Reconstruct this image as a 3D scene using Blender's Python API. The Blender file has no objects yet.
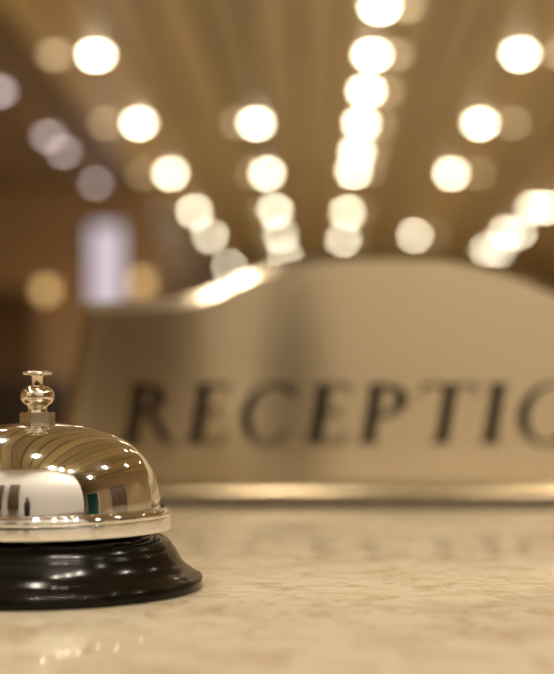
import bpy, bmesh, math, random
from math import pi, sin, cos, radians
from mathutils import Vector, Matrix
random.seed(4)
S = bpy.context.scene
C = S.collection

# ------------------------------------------------------------------ camera, world, exposure
COUNTER_Z = 1.05
EYE_Z = COUNTER_Z + 0.0477
F_PX = 1400.0
cam_d = bpy.data.cameras.new('camera')
cam = bpy.data.objects.new('camera', cam_d); C.objects.link(cam)
cam.location = (0, 0, EYE_Z); cam.rotation_euler = (pi/2, 0, 0)
cam_d.sensor_fit = 'VERTICAL'; cam_d.sensor_height = 24.0
cam_d.lens = F_PX/674*24
cam_d.shift_x = -40/674; cam_d.shift_y = 68/674
cam_d.clip_start = 0.02; cam_d.clip_end = 200
cam_d.dof.use_dof = True
cam_d.dof.focus_distance = 0.363
cam_d.dof.aperture_fstop = cam_d.lens/9.7
S.camera = cam

world = bpy.data.worlds.new('world'); S.world = world; world.use_nodes = True
world.node_tree.nodes['Background'].inputs[0].default_value = (0.75, 0.72, 0.85, 1)
world.node_tree.nodes['Background'].inputs[1].default_value = 0.3
S.view_settings.view_transform = 'Standard'; S.view_settings.look = 'None'
S.view_settings.gamma = 1; S.view_settings.use_curve_mapping = False
S.view_settings.exposure = 0.0

LENS_EMIT = 44.0         # frosted warm lens
SPOT_W = 50.0            # downward beam of each downlight
CEIL_Z = EYE_Z + 2.0

# ------------------------------------------------------------------ materials
def lin(c): return tuple(((v/255)/12.92 if v/255 <= .04045 else ((v/255+.055)/1.055)**2.4) for v in c)
def nodes(name):
    m = bpy.data.materials.new(name); m.use_nodes = True
    nt = m.node_tree; return m, nt, nt.nodes['Principled BSDF']
def plain(name, col, rough=.5, metal=0, spec=.5):
    m, nt, b = nodes(name)
    b.inputs['Base Color'].default_value = (*col, 1); b.inputs['Roughness'].default_value = rough
    b.inputs['Metallic'].default_value = metal; b.inputs['Specular IOR Level'].default_value = spec
    n = nt.nodes.new('ShaderNodeTexNoise'); n.inputs['Scale'].default_value = 30
    tc = nt.nodes.new('ShaderNodeTexCoord'); nt.links.new(tc.outputs['Object'], n.inputs['Vector'])
    mr = nt.nodes.new('ShaderNodeMapRange'); mr.inputs[3].default_value = max(0, rough-.05); mr.inputs[4].default_value = min(1, rough+.05)
    nt.links.new(n.outputs[0], mr.inputs[0]); nt.links.new(mr.outputs[0], b.inputs['Roughness'])
    return m
def emit(name, col, s):
    m = bpy.data.materials.new(name); m.use_nodes = True; nt = m.node_tree
    nt.nodes.remove(nt.nodes['Principled BSDF'])
    e = nt.nodes.new('ShaderNodeEmission'); e.inputs[0].default_value = (*col, 1); e.inputs[1].default_value = s
    nt.links.new(e.outputs[0], nt.nodes['Material Output'].inputs[0]); return m
def wood(name, c1, c2, rough=.4, axis_scale=(6, .35, 6)):
    m, nt, b = nodes(name)
    tc = nt.nodes.new('ShaderNodeTexCoord'); mp = nt.nodes.new('ShaderNodeMapping'); mp.inputs['Scale'].default_value = axis_scale
    oi = nt.nodes.new('ShaderNodeObjectInfo')
    ad = nt.nodes.new('ShaderNodeVectorMath'); ad.operation = 'ADD'
    mu = nt.nodes.new('ShaderNodeMath'); mu.operation = 'MULTIPLY'; mu.inputs[1].default_value = 37
    nt.links.new(oi.outputs['Random'], mu.inputs[0]); nt.links.new(tc.outputs['Object'], ad.inputs[0]); nt.links.new(mu.outputs[0], ad.inputs[1])
    nt.links.new(ad.outputs[0], mp.inputs['Vector'])
    n = nt.nodes.new('ShaderNodeTexNoise'); n.inputs['Scale'].default_value = 2.2; n.inputs['Detail'].default_value = 6; n.inputs['Distortion'].default_value = .6
    nt.links.new(mp.outputs[0], n.inputs['Vector'])
    r = nt.nodes.new('ShaderNodeValToRGB'); r.color_ramp.elements[0].position = .3; r.color_ramp.elements[1].position = .7
    r.color_ramp.elements[0].color = (*c1, 1); r.color_ramp.elements[1].color = (*c2, 1)
    nt.links.new(n.outputs[0], r.inputs[0])
    hs = nt.nodes.new('ShaderNodeHueSaturation')
    mr = nt.nodes.new('ShaderNodeMapRange'); mr.inputs[3].default_value = .62; mr.inputs[4].default_value = 1.22
    nt.links.new(oi.outputs['Random'], mr.inputs[0]); nt.links.new(mr.outputs[0], hs.inputs['Value'])
    nt.links.new(r.outputs[0], hs.inputs['Color']); nt.links.new(hs.outputs[0], b.inputs['Base Color'])
    b.inputs['Roughness'].default_value = rough
    return m

def chrome_mat():
    m, nt, b = nodes('polished_chrome')
    b.inputs['Base Color'].default_value = (.94, .95, .96, 1); b.inputs['Metallic'].default_value = 1
    tc = nt.nodes.new('ShaderNodeTexCoord'); n = nt.nodes.new('ShaderNodeTexNoise')
    n.inputs['Scale'].default_value = 120; n.inputs['Detail'].default_value = 4
    nt.links.new(tc.outputs['Object'], n.inputs['Vector'])
    mr = nt.nodes.new('ShaderNodeMapRange'); mr.inputs[1].default_value = .35; mr.inputs[2].default_value = .8
    mr.inputs[3].default_value = .035; mr.inputs[4].default_value = .12
    nt.links.new(n.outputs[0], mr.inputs[0]); nt.links.new(mr.outputs[0], b.inputs['Roughness'])
    return m
def brushed_mat(name, col, rough, aniso):
    m, nt, b = nodes(name)
    b.inputs['Metallic'].default_value = 1
    uv = nt.nodes.new('ShaderNodeUVMap'); uv.uv_map = 'UVMap'
    mp = nt.nodes.new('ShaderNodeMapping'); mp.inputs['Scale'].default_value = (3, 900, 1)
    n = nt.nodes.new('ShaderNodeTexNoise'); n.inputs['Scale'].default_value = 2; n.inputs['Detail'].default_value = 3
    nt.links.new(uv.outputs[0], mp.inputs[0]); nt.links.new(mp.outputs[0], n.inputs['Vector'])
    r = nt.nodes.new('ShaderNodeValToRGB')
    r.color_ramp.elements[0].color = (*[c*.86 for c in col], 1); r.color_ramp.elements[1].color = (*col, 1)
    nt.links.new(n.outputs[0], r.inputs[0]); nt.links.new(r.outputs[0], b.inputs['Base Color'])
    b.inputs['Roughness'].default_value = rough
    b.inputs['Anisotropic'].default_value = aniso; b.inputs['Anisotropic Rotation'].default_value = .25
    t = nt.nodes.new('ShaderNodeTangent'); t.direction_type = 'UV_MAP'; t.uv_map = 'UVMap'
    nt.links.new(t.outputs[0], b.inputs['Tangent'])
    return m
def marble_mat():
    m, nt, b = nodes('cream_marble')
    L = nt.links.new
    tc = nt.nodes.new('ShaderNodeTexCoord')
    def noise(scale, detail, dist=0, rough=.55, sc=(1, 1, 1)):
        mp = nt.nodes.new('ShaderNodeMapping'); mp.inputs['Scale'].default_value = sc
        n = nt.nodes.new('ShaderNodeTexNoise'); n.inputs['Scale'].default_value = scale; n.inputs['Detail'].default_value = detail
        n.inputs['Distortion'].default_value = dist; n.inputs['Roughness'].default_value = rough
        L(tc.outputs['Object'], mp.inputs[0]); L(mp.outputs[0], n.inputs['Vector']); return n
    def ramp(src, stops):
        r = nt.nodes.new('ShaderNodeValToRGB'); cr = r.color_ramp
        while len(cr.elements) < len(stops): cr.elements.new(.5)
        for e, (p, c) in zip(cr.elements, stops): e.position = p; e.color = (*c, 1)
        L(src, r.inputs[0]); return r
    def mix(f, a, bb, mode='MIX'):
        x = nt.nodes.new('ShaderNodeMix'); x.data_type = 'RGBA'; x.blend_type = mode
        if isinstance(f, float): x.inputs[0].default_value = f
        else: L(f, x.inputs[0])
        L(a, x.inputs[6]); L(bb, x.inputs[7]); return x.outputs[2]
    big = ramp(noise(9, 6, 1.2).outputs[0], [(.3, (.36, .303, .22)), (.5, (.39, .335, .25)), (.72, (.42, .367, .28))])
    fine = ramp(noise(70, 8, .8, .65).outputs[0], [(.36, (.76, .68, .58)), (.52, (1, 1, 1))])
    veins = ramp(noise(26, 8, 2.2, .62, (.7, 1.3, 1)).outputs[0], [(.47, (1, 1, 1)), (.5, (.72, .60, .46)), (.53, (1, 1, 1))])
    spk = ramp(noise(240, 3, 0).outputs[0], [(.30, (.6, .48, .34)), (.40, (1, 1, 1))])
    c = mix(.8, big.outputs[0], fine.outputs[0], 'MULTIPLY')
    c = mix(.55, c, veins.outputs[0], 'MULTIPLY')
    c = mix(.55, c, spk.outputs[0], 'MULTIPLY')
    L(c, b.inputs['Base Color'])
    b.inputs['Roughness'].default_value = .085; b.inputs['IOR'].default_value = 1.33
    return m

M = {}
M['chrome'] = chrome_mat()
M['brass'] = plain('nickel_gold', (.80, .73, .60), .10, 1)
M['nut'] = plain('dull_nickel', (.40, .34, .25), .25, 1)
M['black'] = plain('black_enamel', (.005, .004, .0025), .14, 0, .2)
M['plate'] = brushed_mat('brushed_champagne_metal', (.87, .745, .53), .16, .85)
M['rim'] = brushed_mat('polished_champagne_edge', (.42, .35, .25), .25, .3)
M['foot'] = brushed_mat('satin_champagne_foot', (.32, .26, .175), .20, 0)
M['letter'] = plain('letter_enamel', (.010, .006, .003), .6, 0, .1)
M['marble'] = marble_mat()
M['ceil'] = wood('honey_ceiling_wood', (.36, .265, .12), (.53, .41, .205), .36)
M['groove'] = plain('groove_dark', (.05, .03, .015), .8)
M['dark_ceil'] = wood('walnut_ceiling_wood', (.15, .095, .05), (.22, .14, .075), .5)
M['dark_wood'] = wood('walnut', (.08, .045, .02), (.15, .085, .04), .45, (4, 4, .4))
M['pale'] = plain('cream_plaster', (.86, .84, .80), .7)
M['tan'] = plain('tan_plaster', (.45, .32, .18), .7)
M['brown'] = plain('brown_plaster', (.38, .25, .14), .7)
M['floor'] = plain('beige_stone', (.70, .60, .44), .25)
M['trim'] = plain('white_trim_enamel', (.75, .66, .52), .35)
M['lens'] = emit('warm_lens_glow', (1, .88, .64), LENS_EMIT)
M['amber'] = emit('ghost_disc_glow', (1, .74, .42), 3.8)  # dim glow imitating the ghost reflection beside each lamp
M['cool'] = emit('cool_lens_glow', (.95, .80, .78), 5.5)
M['window'] = emit('lavender_daylight_glass', (.74, .63, .68), 1.0)
M['sconce'] = emit('amber_sconce_glass', (1, .66, .28), 1.9)
M['teal'] = plain('teal_lacquer', (.01, .10, .09), .4)
M['leather'] = plain('dark_leather', (.03, .02, .015), .4)
M['frame'] = plain('dark_bronze', (.06, .04, .02), .4, .6)

# ------------------------------------------------------------------ helpers
def link(name, me, mat=None, parent=None, loc=None):
    o = bpy.data.objects.new(name, me); C.objects.link(o)
    if mat is not None and me is not None and not me.materials: me.materials.append(mat)
    if parent: o.parent = parent
    if loc: o.location = loc
    return o
def from_bm(name, bm, mat, parent=None, loc=None, smooth=False, angle=35):
    me = bpy.data.meshes.new(name); bmesh.ops.recalc_face_normals(bm, faces=bm.faces)
    bm.to_mesh(me); bm.free()
    if smooth:
        for p in me.polygons: p.use_smooth = True
        me.set_sharp_from_angle(angle=radians(angle))
    return link(name, me, mat, parent, loc)
def bm_box(bm, x0, x1, y0, y1, z0, z1, bev=0):
    r = bmesh.ops.create_cube(bm, size=1)
    bmesh.ops.scale(bm, vec=(x1-x0, y1-y0, z1-z0), verts=r['verts'])
    bmesh.ops.translate(bm, vec=((x0+x1)/2, (y0+y1)/2, (z0+z1)/2), verts=r['verts'])
    if bev:
        es = list({e for v in r['verts'] for e in v.link_edges})
        bmesh.ops.bevel(bm, geom=es, offset=bev, segments=3, affect='EDGES', profile=.5)
def box(name, b, mat, parent=None, bev=0, loc=None):
    bm = bmesh.new(); bm_box(bm, *b, bev=bev); return from_bm(name, bm, mat, parent, loc, smooth=bool(bev))
def lathe_mesh(name, prof, seg=96, closed=False):
    bm = bmesh.new(); rings = []
    for r, z in prof:
        if r < 1e-6: rings.append([bm.verts.new((0, 0, z))])
        else: rings.append([bm.verts.new((r*cos(2*pi*k/seg), r*sin(2*pi*k/seg), z)) for k in range(seg)])
    pairs = list(zip(rings, rings[1:]))
    if closed: pairs.append((rings[-1], rings[0]))
    for a, b in pairs:
        for k in range(seg):
            k2 = (k+1) % seg
            if len(a) == 1 and len(b) == 1: break
            if len(a) == 1: bm.faces.new((a[0], b[k], b[k2]))
            elif len(b) == 1: bm.faces.new((a[k], b[0], a[k2]))
            else: bm.faces.new((a[k], b[k], b[k2], a[k2]))
    bmesh.ops.recalc_face_normals(bm, faces=bm.faces)
    me = bpy.data.meshes.new(name); bm.to_mesh(me); bm.free()
    for p in me.polygons: p.use_smooth = True
    me.set_sharp_from_angle(angle=radians(40)); return me
def thing(name, label, cat, loc=(0, 0, 0), group=None):
    o = link(name, None, loc=loc); o['label'] = label; o['category'] = cat
    if group: o['group'] = group
    return o
def tag(o, label, cat, group=None):
    o['label'] = label; o['category'] = cat
    if group: o['group'] = group
    return o
def struct(o, label=None, cat=None):
    o['kind'] = 'structure'
    if label: o['label'] = label
    if cat: o['category'] = cat
    return o
def spline(pts, n=6):
    out = []
    for i in range(len(pts)-1):
        p0 = pts[max(i-1, 0)]; p1 = pts[i]; p2 = pts[i+1]; p3 = pts[min(i+2, len(pts)-1)]
        for k in range(n):
            t = k/n
            out.append(tuple(.5*((2*p1[j]) + (-p0[j]+p2[j])*t + (2*p0[j]-5*p1[j]+4*p2[j]-p3[j])*t*t + (-p0[j]+3*p1[j]-3*p2[j]+p3[j])*t**3) for j in range(2)))
    out.append(tuple(pts[-1])); return out

# ------------------------------------------------------------------ the room
X_L, X_SOFFIT, X_R = -3.4, -1.62, 3.4
Y_CAMWALL, Y_BACK, Y_CROSS, Y_REAR = -.80, 23.0, 13.0, -4.0
RET_X = 1.5                                # right end of the pale wall behind the counter
CT = CEIL_Z
struct(box('floor', (X_L-.2, X_R+.2, Y_REAR-.2, Y_BACK+.2, -.1, 0), M['floor']), 'polished beige stone floor of the hall', 'floor')
ceil = struct(box('ceiling', (X_L-.2, X_R+.2, Y_REAR-.2, Y_BACK+.2, CT+.03, CT+.13), M['groove']), 'honey wooden plank ceiling with dark grooves and lamp rows', 'ceiling')
pitch, gap = .25, .028
def plank_mesh(name, ln, mat):
    bm = bmesh.new(); bm_box(bm, -pitch/2+gap/2, pitch/2-gap/2, 0, ln, 0, .03)
    me = bpy.data.meshes.new(name); bm.to_mesh(me); bm.free(); me.materials.append(mat); return me
pm = plank_mesh('ceiling_plank', Y_BACK-Y_REAR, M['ceil'])
n_pl = int((X_R-X_SOFFIT)/pitch)
for i in range(n_pl):
    link('ceiling_plank', pm, None, ceil, (X_SOFFIT+pitch*(i+.5)+.02, Y_REAR, CT))
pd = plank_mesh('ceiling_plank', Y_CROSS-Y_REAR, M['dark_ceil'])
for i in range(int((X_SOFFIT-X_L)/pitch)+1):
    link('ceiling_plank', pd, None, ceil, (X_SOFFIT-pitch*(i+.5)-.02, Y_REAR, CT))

struct(box('wall_right', (X_R, X_R+.15, Y_REAR, Y_BACK, 0, CT+.03), M['tan']), 'tan plaster wall along the far right of the hall', 'wall')
struct(box('wall_left', (X_L-.15, X_L, Y_REAR, Y_CROSS, 0, CT+.03), M['tan']), 'tan plaster wall along the dark left bay', 'wall')
struct(box('wall_back', (X_SOFFIT-.15, X_R+.15, Y_BACK, Y_BACK+.15, 0, CT+.03), M['brown']), 'brown wall at the far end of the hall', 'wall')
struct(box('wall_counter', (X_L, RET_X, Y_CAMWALL-.12, Y_CAMWALL, 0, CT+.03), M['pale']), 'pale cream wall behind the counter, seen in the bell', 'wall')
struct(box('wall_return', (RET_X-.12, RET_X, Y_REAR, Y_CAMWALL-.12, 0, CT+.03), M['tan']), 'tan wall turning away beside the pale wall', 'wall')
struct(box('wall_rear', (RET_X, X_R, Y_REAR-.15, Y_REAR, 0, CT+.03), M['tan']), 'tan wall at the rear of the side passage', 'wall')
# cross wall of the left bay, with a tall window opening and a doorway beside it
W0, W1 = -2.14, -1.78
WZ0, WZ1 = .9, EYE_Z+1.72
D0, D1, DZ = -3.1, -2.62, 2.15
bm = bmesh.new()
for b in ((X_L, D0, 0, CT+.03), (D0, D1, DZ, CT+.03), (D1, W0, 0, CT+.03), (W0, W1, 0, WZ0), (W0, W1, WZ1, CT+.03), (W1, X_SOFFIT+.12, 0, CT+.03)):
    bm_box(bm, b[0], b[1], Y_CROSS, Y_CROSS+.15, b[2], b[3])
struct(from_bm('wall_cross', bm, M['brown']), 'dark brown wall closing the left bay', 'wall')
struct(box('wall_side', (X_SOFFIT, X_SOFFIT+.12, Y_CROSS+.15, Y_BACK, 0, CT+.03), M['dark_wood']), 'dark wooden side wall beyond the left bay', 'wall')
win = link('window_1', None, loc=((W0+W1)/2, Y_CROSS+.05, WZ0)); struct(win, 'tall narrow window glowing lavender in the dark left bay', 'window')
ww, wh = (W1-W0)/2, WZ1-WZ0
bm = bmesh.new()
bm_box(bm, -ww, -ww+.03, -.03, .05, 0, wh); bm_box(bm, ww-.03, ww, -.03, .05, 0, wh)
bm_box(bm, -ww+.03, ww-.03, -.03, .05, 0, .04); bm_box(bm, -ww+.03, ww-.03, -.03, .05, wh-.04, wh)
from_bm('window_frame', bm, M['frame'], win)
for k in range(3):
    z0 = .04+k*(wh-.08)/3
    box('pane', (-ww+.03, ww-.03, 0, .012, z0+.004, z0+(wh-.08)/3-.004), M['window'], win)
door = link('door_1', None, loc=((D0+D1)/2, Y_CROSS+.03, 0)); struct(door, 'dark wooden door in the left bay wall', 'door')
dw = (D1-D0)/2
bm = bmesh.new(); bm_box(bm, -dw+.04, dw-.04, 0, .05, .005, DZ-.04); from_bm('door_leaf', bm, M['dark_wood'], door)
bm = bmesh.new(); bm_box(bm, -dw, -dw+.04, -.05, .06, 0, DZ); bm_box(bm, dw-.04, dw, -.05, .06, 0, DZ); bm_box(bm, -dw+.04, dw-.04, -.05, .06, DZ-.04, DZ)
from_bm('door_frame', bm, M['frame'], door)
for z0, z1 in ((.15, .95), (1.1, 1.95)):
    box('door_panel', (-dw+.11, dw-.11, -.015, 0, z0, z1), M['dark_wood'], door, bev=.006)
hm = lathe_mesh('door_handle', [(0, 0), (.012, 0), (.012, .04), (.026, .045), (.026, .06), (.015, .07), (0, .07)], 24)
hd = link('door_handle', hm, M['brass'], door, (dw-.08, 0, 1.02)); hd.rotation_euler = (pi/2, 0, 0)

# ------------------------------------------------------------------ reception counter
ctr = thing('reception_counter', 'cream marble reception counter carrying the bell and the sign', 'counter', (0, 0, 0))
box('worktop', (-2.4, 2.4, .20, .98, COUNTER_Z-.04, COUNTER_Z), M['marble'], ctr, bev=.006)
box('body', (-2.3, 2.3, .26, .88, .10, COUNTER_Z-.04), M['dark_wood'], ctr)
box('plinth', (-2.25, 2.25, .30, .84, 0, .10), M['frame'], ctr)
for k in range(6):
    x = -2.3+k*4.6/6
    box('front_panel', (x+.03, x+4.6/6-.03, .88, .895, .16, COUNTER_Z-.10), M['dark_wood'], ctr, bev=.005)

# ------------------------------------------------------------------ call bell
K = 1/3835.0
BX, BY = (37.5-317)/F_PX*.365, .365
bell = thing('call_bell', 'shiny chrome service bell on a round black base', 'bell', (BX, BY, COUNTER_Z))
def P(pts): return [(r*K, (588-y)*K) for r, y in pts]
base = spline([(112, 537.5), (118, 535.5), (126, 537.5), (132, 542), (135.5, 548)], 5) + \
       spline([(137.5, 549.5), (140, 555), (144.5, 562), (151, 568.5)], 5) + \
       spline([(152, 569), (156, 571.6), (160.5, 575)], 4) + [(161.4, 575.4), (163.4, 576), (164.5, 577.4), (164.6, 586.2), (163.6, 587.6), (161, 588), (0, 588)]
base = [(0, 552), (100, 552), (106, 546), (109, 540)] + base
link('base', lathe_mesh('base', P(base), 128), M['black'], bell)
n_se = 2.42
dome = []
for k in range(41):
    t = (pi/2)*(1-k/40)
    r = 121.5*max(0.0, cos(t))**(2/n_se); y = 507-84.5*sin(t)**(2/n_se)
    dome.append((r if k else 0, y))
dome += spline([(122.5, 507.6), (127, 507), (130.8, 508.6), (132.6, 511.5), (132.6, 514.5)], 4) + [(132.0, 515.6), (132.9, 516.4), (133.0, 527.4), (132.4, 528.8), (130.5, 529.2), (129, 528.4), (128, 516), (123, 510), (118.5, 507)]
for k in range(1, 21):
    t = (pi/2)*(k/20)
    dome.append((118.5*max(0, cos(t))**(2/n_se) if k < 20 else 0, 507-81*sin(t)**(2/n_se)))
link('dome', lathe_mesh('dome', P(dome), 160), M['chrome'], bell)
link('post', lathe_mesh('post', P([(0, 430), (8, 430), (8, 540), (14, 543), (14, 552), (0, 552)]), 32), M['nut'], bell)
# hexagonal nut
bm = bmesh.new()
r = bmesh.ops.create_cone(bm, cap_ends=True, segments=6, radius1=18*K, radius2=18*K, depth=10.5*K)
bmesh.ops.rotate(bm, verts=bm.verts, cent=(0, 0, 0), matrix=Matrix.Rotation(radians(-68), 3, 'Z'))
bmesh.ops.bevel(bm, geom=list(bm.edges), offset=.9*K, segments=2, affect='EDGES')
from_bm('hex_nut', bm, M['nut'], bell, (0, 0, (588-417.6)*K), smooth=True, angle=25)
ball = [(0, 413), (10.5, 413), (9.3, 411), (9.2, 408), (10, 406.6)]
for k in range(0, 25):
    t = -1.02 + k*(2.12/24)
    ball.append((16.8*cos(t)**.8, 396.2-11.2*sin(t)))
ball += [(6.2, 385.6), (0, 385.6)]
link('collar', lathe_mesh('collar', P(ball), 64), M['brass'], bell)
plg = link('plunger', lathe_mesh('plunger', P([(0, 388), (5.6, 388), (5.6, 377), (6.4, 375.6), (0, 375.6)]), 32), M['brass'], bell)
link('plunger_cap', lathe_mesh('plunger_cap', P([(0, 375.6)] + spline([(9, 375.5), (13.4, 374.8), (14.6, 373.2), (13.6, 371.5), (10, 371.0)], 4) + [(0, 370.6)]), 48), M['brass'], plg)

# ------------------------------------------------------------------ reception sign
SY = .69                                    # distance of the plate face
SC = F_PX/SY
SX = (388-317)/SC                           # centre of the sign
sign = thing('reception_sign', 'arched brushed metal desk sign reading RECEPTION in dark slanted capitals', 'sign', (SX, SY, COUNTER_Z))
def sz(y): return (405-y)/SC + EYE_Z - COUNTER_Z
half = spline([(0, 247.5), (55, 249), (95, 256), (138, 269), (174, 285), (205, 294), (240, 298.5), (270, 300), (306, 300.5)], 6)
right = [(dx/SC, sz(y)) for dx, y in half] + [(338/SC, sz(482))]
left = [(-x, z) for x, z in reversed(right[1:])]
outline = left + right                      # from bottom left over the top to bottom right
def inset(poly, d):
    n = len(poly); out = []
    for i in range(n):
        p0, p1, p2 = Vector(poly[i-1]), Vector(poly[i]), Vector(poly[(i+1) % n])
        a = (p1-p0).normalized(); b = (p2-p1).normalized()
        na = Vector((a.y, -a.x)); nb = Vector((b.y, -b.x))
        k = (na+nb); k = k/ max(.2, k.dot(na)) if k.length > 1e-6 else na
        out.append(tuple(p1 + k*d))
    return out
def plate_mesh():
    bm = bmesh.new()
    bev, dp, th = .0062, .0095, .016
    ins = inset(outline, bev)
    ins[0] = (ins[0][0], outline[0][1]); ins[-1] = (ins[-1][0], outline[-1][1])   # no bevel along the bottom
    front = [bm.verts.new((x, 0, z)) for x, z in ins]
    edge = [bm.verts.new((x, dp, z)) for x, z in outline]
    back = [bm.verts.new((x, th, z)) for x, z in outline]
    f = bm.faces.new(front); f.material_index = 0
    n = len(outline)
    for i in range(n):
        j = (i+1) % n
        q = bm.faces.new((front[i], front[j], edge[j], edge[i])); q.material_index = 1
        q = bm.faces.new((edge[i], edge[j], back[j], back[i])); q.material_index = 1
    bm.faces.new(list(reversed(back)))
    bmesh.ops.triangulate(bm, faces=[f for f in bm.faces if len(f.verts) > 4])
    bmesh.ops.recalc_face_normals(bm, faces=bm.faces)
    uv = bm.loops.layers.uv.new('UVMap')
    for f in bm.faces:
        for l in f.loops: l[uv].uv = (l.vert.co.x, l.vert.co.z)
    me = bpy.data.meshes.new('plate'); bm.to_mesh(me); bm.free()
    me.materials.append(M['plate']); me.materials.append(M['rim']); return me
link('plate', plate_mesh(), None, sign)
# foot bar with a rounded top, standing on the counter
bm = bmesh.new()
fh = sz(479)
zt = fh-.0016
prof = [(.045, .0022), (.045, zt-.002), (.043, zt)] + [(-.006-.011*sin(t), .0034+(zt-.0034)*cos(t)) for t in [k*pi/2/10 for k in range(11)]] + [(-.0166, .0022)]
va = [bm.verts.new((-350/SC, y, z)) for y, z in prof]; vb = [bm.verts.new((350/SC, y, z)) for y, z in prof]
for i in range(len(prof)):
    j = (i+1) % len(prof); bm.faces.new((va[i], va[j], vb[j], vb[i]))
bm.faces.new(va); bm.faces.new(list(reversed(vb)))
uv = bm.loops.layers.uv.new('UVMap')
for f in bm.faces:
    for l in f.loops: l[uv].uv = (l.vert.co.x, l.vert.co.z)
from_bm('foot', bm, M['foot'], sign, smooth=True, angle=45)
box('shadow_pad', (-342/SC, 342/SC, -.008, .041, 0, .0022), M['letter'], sign)  # dark strip added to draw the shadow line under the foot
box('shadow_strip', (-340/SC, 340/SC, .001, .015, fh-.0016, fh-.0003), M['letter'], sign)  # dark strip standing in for the shadow gap below the plate
# back strut that holds the plate
box('strut', (-.05, .05, .016, .024, fh, fh+.05), M['rim'], sign)

# lettering: each letter a thin raised piece with serifs
CAPH = 60/SC; SLANT = .17
def letter(name, parts, px_left):
    bm = bmesh.new()
    def prism(pts):
        q = [((x+SLANT*y)*CAPH, y*CAPH) for x, y in pts]
        a = [bm.verts.new((x, -.0008, z)) for x, z in q]; b = [bm.verts.new((x, .0004, z)) for x, z in q]
        bm.faces.new(a); bm.faces.new(list(reversed(b)))
        for i in range(len(q)):
            j = (i+1) % len(q); bm.faces.new((a[i], b[i], b[j], a[j]))
    for p in parts:
        if p[0] == 'poly': prism(p[1])
        else:
            _, cx, cy, rx, ry, tk, tn, a0, a1 = p
            n = max(8, int(abs(a1-a0)/9))
            for k in range(n):
                t0, t1 = radians(a0+(a1-a0)*k/n), radians(a0+(a1-a0)*(k+1)/n)
                prism([(cx+rx*cos(t0), cy+ry*sin(t0)), (cx+rx*cos(t1), cy+ry*sin(t1)),
                       (cx+(rx-tk)*cos(t1), cy+(ry-tn)*sin(t1)), (cx+(rx-tk)*cos(t0), cy+(ry-tn)*sin(t0))])
    o = from_bm(name, bm, M['letter'], sign, ((px_left-388)/SC, 0, sz(443.5)))
    return o
W_, T_ = .22, .08
def bar(x0, x1, y0, y1): return ('poly', [(x0, y0), (x1, y0), (x1, y1), (x0, y1)])
def stem(x, w=W_, ser=.085):
    return [bar(x, x+w, 0, 1),
            ('poly', [(x-ser, 0), (x+w+ser, 0), (x+w+ser, .03), (x+w, .085), (x, .085), (x-ser, .03)]),
            ('poly', [(x-ser, 1), (x-ser, .97), (x, .915), (x+w, .915), (x+w+ser, .97), (x+w+ser, 1)])]
def arc(cx, cy, rx, ry, a0, a1, tk=W_, tn=T_): return ('arc', cx, cy, rx, ry, tk, tn, a0, a1)
def beak(x, y, d): return ('poly', [(x-.03, y), (x+.02, y), (x+.02, y+d), (x-.0, y+d)])
R_ = stem(.08) + [arc(.28, .745, .36, .255, -90, 90), ('poly', [(.36, .50), (.50, .53), (.86, .06), (.96, 0), (.74, 0)])]
E_ = stem(.08) + [bar(.25, .62, .94, 1), bar(.25, .52, .49, .55), bar(.25, .66, 0, .06),
                  ('poly', [(.56, 1), (.62, 1), (.63, .80), (.60, .80)]), ('poly', [(.49, .42), (.53, .42), (.53, .62), (.50, .62)]),
                  ('poly', [(.58, 0), (.66, 0), (.71, .22), (.67, .22)])]
C_ = [arc(.52, .5, .50, .52, 48, 312, .185, .06), ('poly', [(.80, .97), (.86, .97), (.88, .76), (.84, .76)]),
      ('poly', [(.82, .87), (.86, .93), (.70, 1.0), (.66, .95)]), ('poly', [(.80, .10), (.86, .10), (.90, .26), (.87, .26)])]
P_ = stem(.08) + [arc(.28, .71, .47, .29, -90, 90)]
T_l = [bar(.38, .38+W_, 0, 1), ('poly', [(.29, 0), (.64, 0), (.64, .03), (.56, .085), (.38, .085), (.29, .03)]),
       bar(.0, .93, .935, 1), ('poly', [(0, 1), (.06, 1), (.03, .78), (-.02, .78)]), ('poly', [(.87, 1), (.93, 1), (.95, .78), (.90, .78)])]
I_ = stem(.09)
O_ = [arc(.53, .5, .53, .52, 0, 360, .185, .06)]
N_ = [bar(.1, .16, 0, 1), bar(.86, .92, 0, 1), ('poly', [(.04, 1), (.24, 1), (.92, 0), (.78, 0), (.12, .94)]),
      bar(.0, .26, 0, .035), bar(.76, 1.02, .965, 1), bar(0, .16, .965, 1)]
for nm, pr, px in (('letter_r', R_, 119), ('letter_e', E_, 184), ('letter_c', C_, 234.5), ('letter_e', E_, 304), ('letter_p', P_, 356),
                   ('letter_t', T_l, 412), ('letter_i', I_, 477), ('letter_o', O_, 513), ('letter_n', N_, 584)):
    letter(nm, pr, px)

# ------------------------------------------------------------------ ceiling lamps
trim_me = lathe_mesh('trim_ring', [(.050, 0), (.050, -.010), (.056, -.015), (.066, -.010), (.070, 0)], 40)
lens_prof = [(.048*cos(t), -.004-.032*sin(t)) for t in [k*pi/2/8 for k in range(9)]]; lens_prof[-1] = (0, -.036)
lens_me = lathe_mesh('lens', [(0, -.002), (.048, -.002)] + lens_prof, 40)
amb_me = lathe_mesh('ghost_disc', [(0, -.002), (.0432, -.002)] + [(r*.9, z*.9) for r, z in lens_prof], 32)
cool_me = lathe_mesh('lens', [(0, -.002), (.048, -.002)] + lens_prof, 40)
trim_me.materials.append(M['trim']); lens_me.materials.append(M['lens']); amb_me.materials.append(M['amber']); cool_me.materials.append(M['cool'])
spot_d = bpy.data.lights.new('downlight_beam', 'SPOT')
spot_d.energy = SPOT_W; spot_d.spot_size = radians(125); spot_d.spot_blend = .7; spot_d.shadow_soft_size = .042; spot_d.color = (1, .89, .73)
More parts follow.
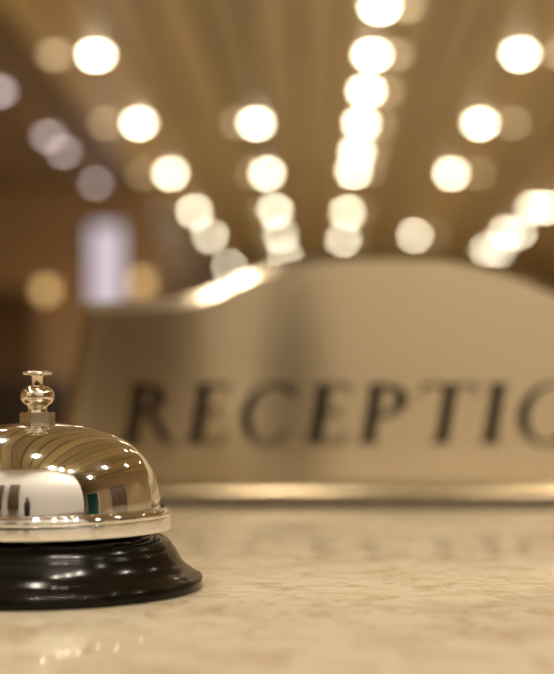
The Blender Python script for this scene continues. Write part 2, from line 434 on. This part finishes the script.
ORD = ['nearest', 'second nearest', 'third nearest', 'fourth nearest', 'fifth nearest', 'sixth nearest', 'seventh nearest', 'farthest']
def downlight(x, y, label, group, amber=0, lens=lens_me, beam=True):
    t = thing('ceiling_downlight', label, 'ceiling light', (x, y, CT), group)
    link('trim_ring', trim_me, None, t); link('lens', lens, None, t)
    if amber:
        link('ghost_disc', amb_me, None, t, (amber, 0, 0))  # glowing disc stands in for the lamp's ghost reflection
        link('ghost_ring', trim_me, None, t, (amber, 0, 0)).scale = (.92, .92, .9)
    if beam:
        l = bpy.data.objects.new('downlight_beam', spot_d); C.objects.link(l); l.parent = t; l.location = (0, 0, -.085)
    return t
def yy(py): return 1.978*F_PX/(405-py)
rows = [('left', -1.268, (56, 124, 174, 212, 236, 267), -.235),
        ('centre-left', -.432, (124, 174, 211, 236, 257), -.126),
        ('centre-right', .316, (8, 56, 92, 124, 152, 172, 213, 240), .13),
        ('right', 1.160, (55, 124, 174, 236), .235)]
for nm, x, pys, amb in rows:
    for k, py in enumerate(pys):
        o_ = 'farthest' if k == len(pys)-1 else ORD[k]
        downlight(x*.989, yy(py), f'{o_} bright warm downlight of the {nm} ceiling row', f'{nm} row of warm ceiling downlights', amb if not (nm == 'left' and k > 2) else 0)
for k, py in enumerate((208, 233, 250)):
    for s, side in ((0, 'outer'), (-1, 'inner')):
        downlight(2.32+s*.15, yy(py), f'{side} lamp of the {("nearest", "middle", "farthest")[k]} pair in the far-right row', 'paired downlights of the far-right ceiling row')
for k, py in enumerate((92, 137, 152, 184)):
    downlight(-1.98+(.0 if k else -.03), yy(py), f'{("nearest", "second nearest", "third nearest", "farthest")[k]} pale lavender downlight over the dark left bay', 'pale downlights of the dark left bay', 0, cool_me, False)
near = [(x, y) for y in (2.4, 4.0, 5.6) for x in (-1.268, -.432, .316, 1.16) if abs(x) > 1 and (x < 0 or y > 3)]
near += [(-1.268, .8), (-.07, .25), (-.88, 1.7), (1.9, .8), (-2.6, -.3), (-2.6, 1.5), (-1.268, -.5), (.52, -.52), (.82, -.52), (1.16, -.52), (2.3, -.5), (2.3, 2.4), (2.3, 5.6)]  # unseen lamps set for sign highlights and wall wash, left-bay pair added as fill
for x, y in near:
        downlight(x, y, 'unseen warm ceiling downlight around the counter, placed for its light and its glint in the bell', 'downlights above the counter', 0)

# ------------------------------------------------------------------ wall sconces in the left bay
def sconce(px, py, label):
    y = Y_CROSS-.07
    x, z = (px-317)/F_PX*y, EYE_Z+(405-py)/F_PX*y
    t = thing('wall_sconce', label, 'wall lamp', (x, Y_CROSS, z), 'amber sconces of the left bay')
    box('back_plate', (-.03, .03, -.015, 0, -.08, .08), M['frame'], t, bev=.004)
    bm = bmesh.new(); bm_box(bm, -.008, .008, -.07, -.015, -.09, -.075); from_bm('arm', bm, M['frame'], t)
    link('shade', lathe_mesh('shade', [(0, -.07), (.035, -.07), (.06, .0), (.065, .05), (.058, .05), (.03, -.06), (0, -.06)], 32), M['sconce'], t, (0, -.075, 0))
sconce(46, 290, 'amber wall lamp left of the lavender window')
sconce(141, 282, 'amber wall lamp right of the lavender window')

# ------------------------------------------------------------------ dark armchair seen beside the bell knob
ch = thing('wing_armchair', 'dark leather high-backed armchair standing in the left bay', 'armchair', (-2.02, 9.2, 0))
def part(name, b, bev, loc=None): return box(name, b, M['leather'], ch, bev=bev)
part('seat', (-.32, .32, -.35, .30, .22, .46), .05)
part('backrest', (-.36, .36, .30, .48, .22, 1.28), .06)
part('armrest', (-.44, -.325, -.36, .34, .22, .64), .04); part('armrest', (.325, .44, -.36, .34, .22, .64), .04)
for sx in (-.36, .36):
    for sy in (-.28, .38):
        link('leg', lathe_mesh('leg', [(0, 0), (.018, 0), (.03, .23), (0, .23)], 16), M['dark_wood'], ch, (sx, sy, 0))

# ------------------------------------------------------------------ what the bell mirrors behind the camera
for x, hw, lb in ((-.635, .125, 'dark wall cabinet on the pale wall, the wider one farther left'), (-.278, .0975, 'dark wall cabinet on the pale wall, the narrower one')):
    t = thing('wall_cabinet', lb, 'cabinet', (x, Y_CAMWALL, COUNTER_Z+.03), 'dark cabinets behind the counter')
    box('body', (-hw, hw, .0, .06, 0, .70), M['dark_wood'], t)
    d = box('cabinet_door', (-hw+.008, hw-.008, .06, .075, .01, .69), M['dark_wood'], t, bev=.004)
    kn = link('knob', lathe_mesh('knob', [(0, 0), (.005, 0), (.005, .012), (.011, .016), (.011, .022), (0, .026)], 20), M['brass'], d, (hw-.035, .075, .35)); kn.rotation_euler = (-pi/2, 0, 0)
sb = thing('sideboard', 'long dark wooden sideboard added behind the counter to darken the reflection in the bell rim', 'sideboard', (-.2, Y_CAMWALL+.004, 0))  # unseen piece, added so the bell rim mirrors something dark
box('body', (-1.4, 1.4, .0, .34, .06, .99), M['dark_wood'], sb)
box('top', (-1.42, 1.42, .0, .36, .99, 1.02), M['dark_wood'], sb, bev=.005)
box('plinth', (-1.38, 1.38, .0, .30, 0, .06), M['frame'], sb)
for k in range(4):
    d = box('cabinet_door', (-1.4+.7*k+.01, -1.4+.7*(k+1)-.01, .34, .358, .09, .97), M['dark_wood'], sb, bev=.004)
    kn = link('knob', lathe_mesh('knob', [(0, 0), (.005, 0), (.005, .012), (.011, .016), (.011, .022), (0, .026)], 20), M['brass'], d, (-1.4+.7*k+(.62 if k % 2 == 0 else .08), .358, .5)); kn.rotation_euler = (-pi/2, 0, 0)
vs = link('tall_vase', lathe_mesh('tall_vase', spline([(.0, 0), (.035, 0), (.045, .05), (.048, .11), (.042, .18), (.026, .23), (.022, .26), (.03, .28)], 4)+[(.026, .28), (.018, .26), (.022, .23), (.038, .18), (.0, .05)], 48), M['leather'], None, (-.035, Y_CAMWALL+.18, 1.02))
tag(vs, 'dark ceramic vase on the sideboard, reflected as a dim streak in the sign', 'vase')
td = link('door_2', None, loc=(X_R, -1.4, 0)); struct(td, 'teal lacquered door glimpsed in the bell', 'door')
box('door_leaf', (-.04, 0, -.42, .42, 0.005, 2.1), M['teal'], td)
bm = bmesh.new(); bm_box(bm, -.06, 0, -.5, -.42, 0, 2.18); bm_box(bm, -.06, 0, .42, .5, 0, 2.18); bm_box(bm, -.06, 0, -.42, .42, 2.1, 2.18)
from_bm('door_frame', bm, M['trim'], td)
hd = link('door_handle', hm, M['brass'], td, (-.04, .34, 1.02)); hd.rotation_euler = (0, -pi/2, 0)

# tall dark cupboard against the right wall, mirrored near the dome's edge
tc_ = thing('tall_cupboard', 'tall dark two-door cupboard against the right wall', 'cupboard', (X_R-.003, .5, 0))
box('body', (-.42, 0, -.5, .5, .08, 2.05), M['dark_wood'], tc_)
box('plinth', (-.38, 0, -.48, .48, 0, .08), M['frame'], tc_)
box('cornice', (-.45, 0, -.53, .53, 2.05, 2.11), M['dark_wood'], tc_, bev=.01)
for k in (0, 1):
    d = box('cupboard_door', (-.44, -.42, -.49+.49*k+.005, -.49*(1-k)+.49*k-.005 if k else -.005, .1, 2.03), M['dark_wood'], tc_, bev=.004)
    kn = link('knob', lathe_mesh('knob', [(0, 0), (.006, 0), (.006, .014), (.014, .018), (.014, .026), (0, .03)], 20), M['brass'], d, (-.44, -.05 if k == 0 else .05, 1.05)); kn.rotation_euler = (0, -pi/2, 0)
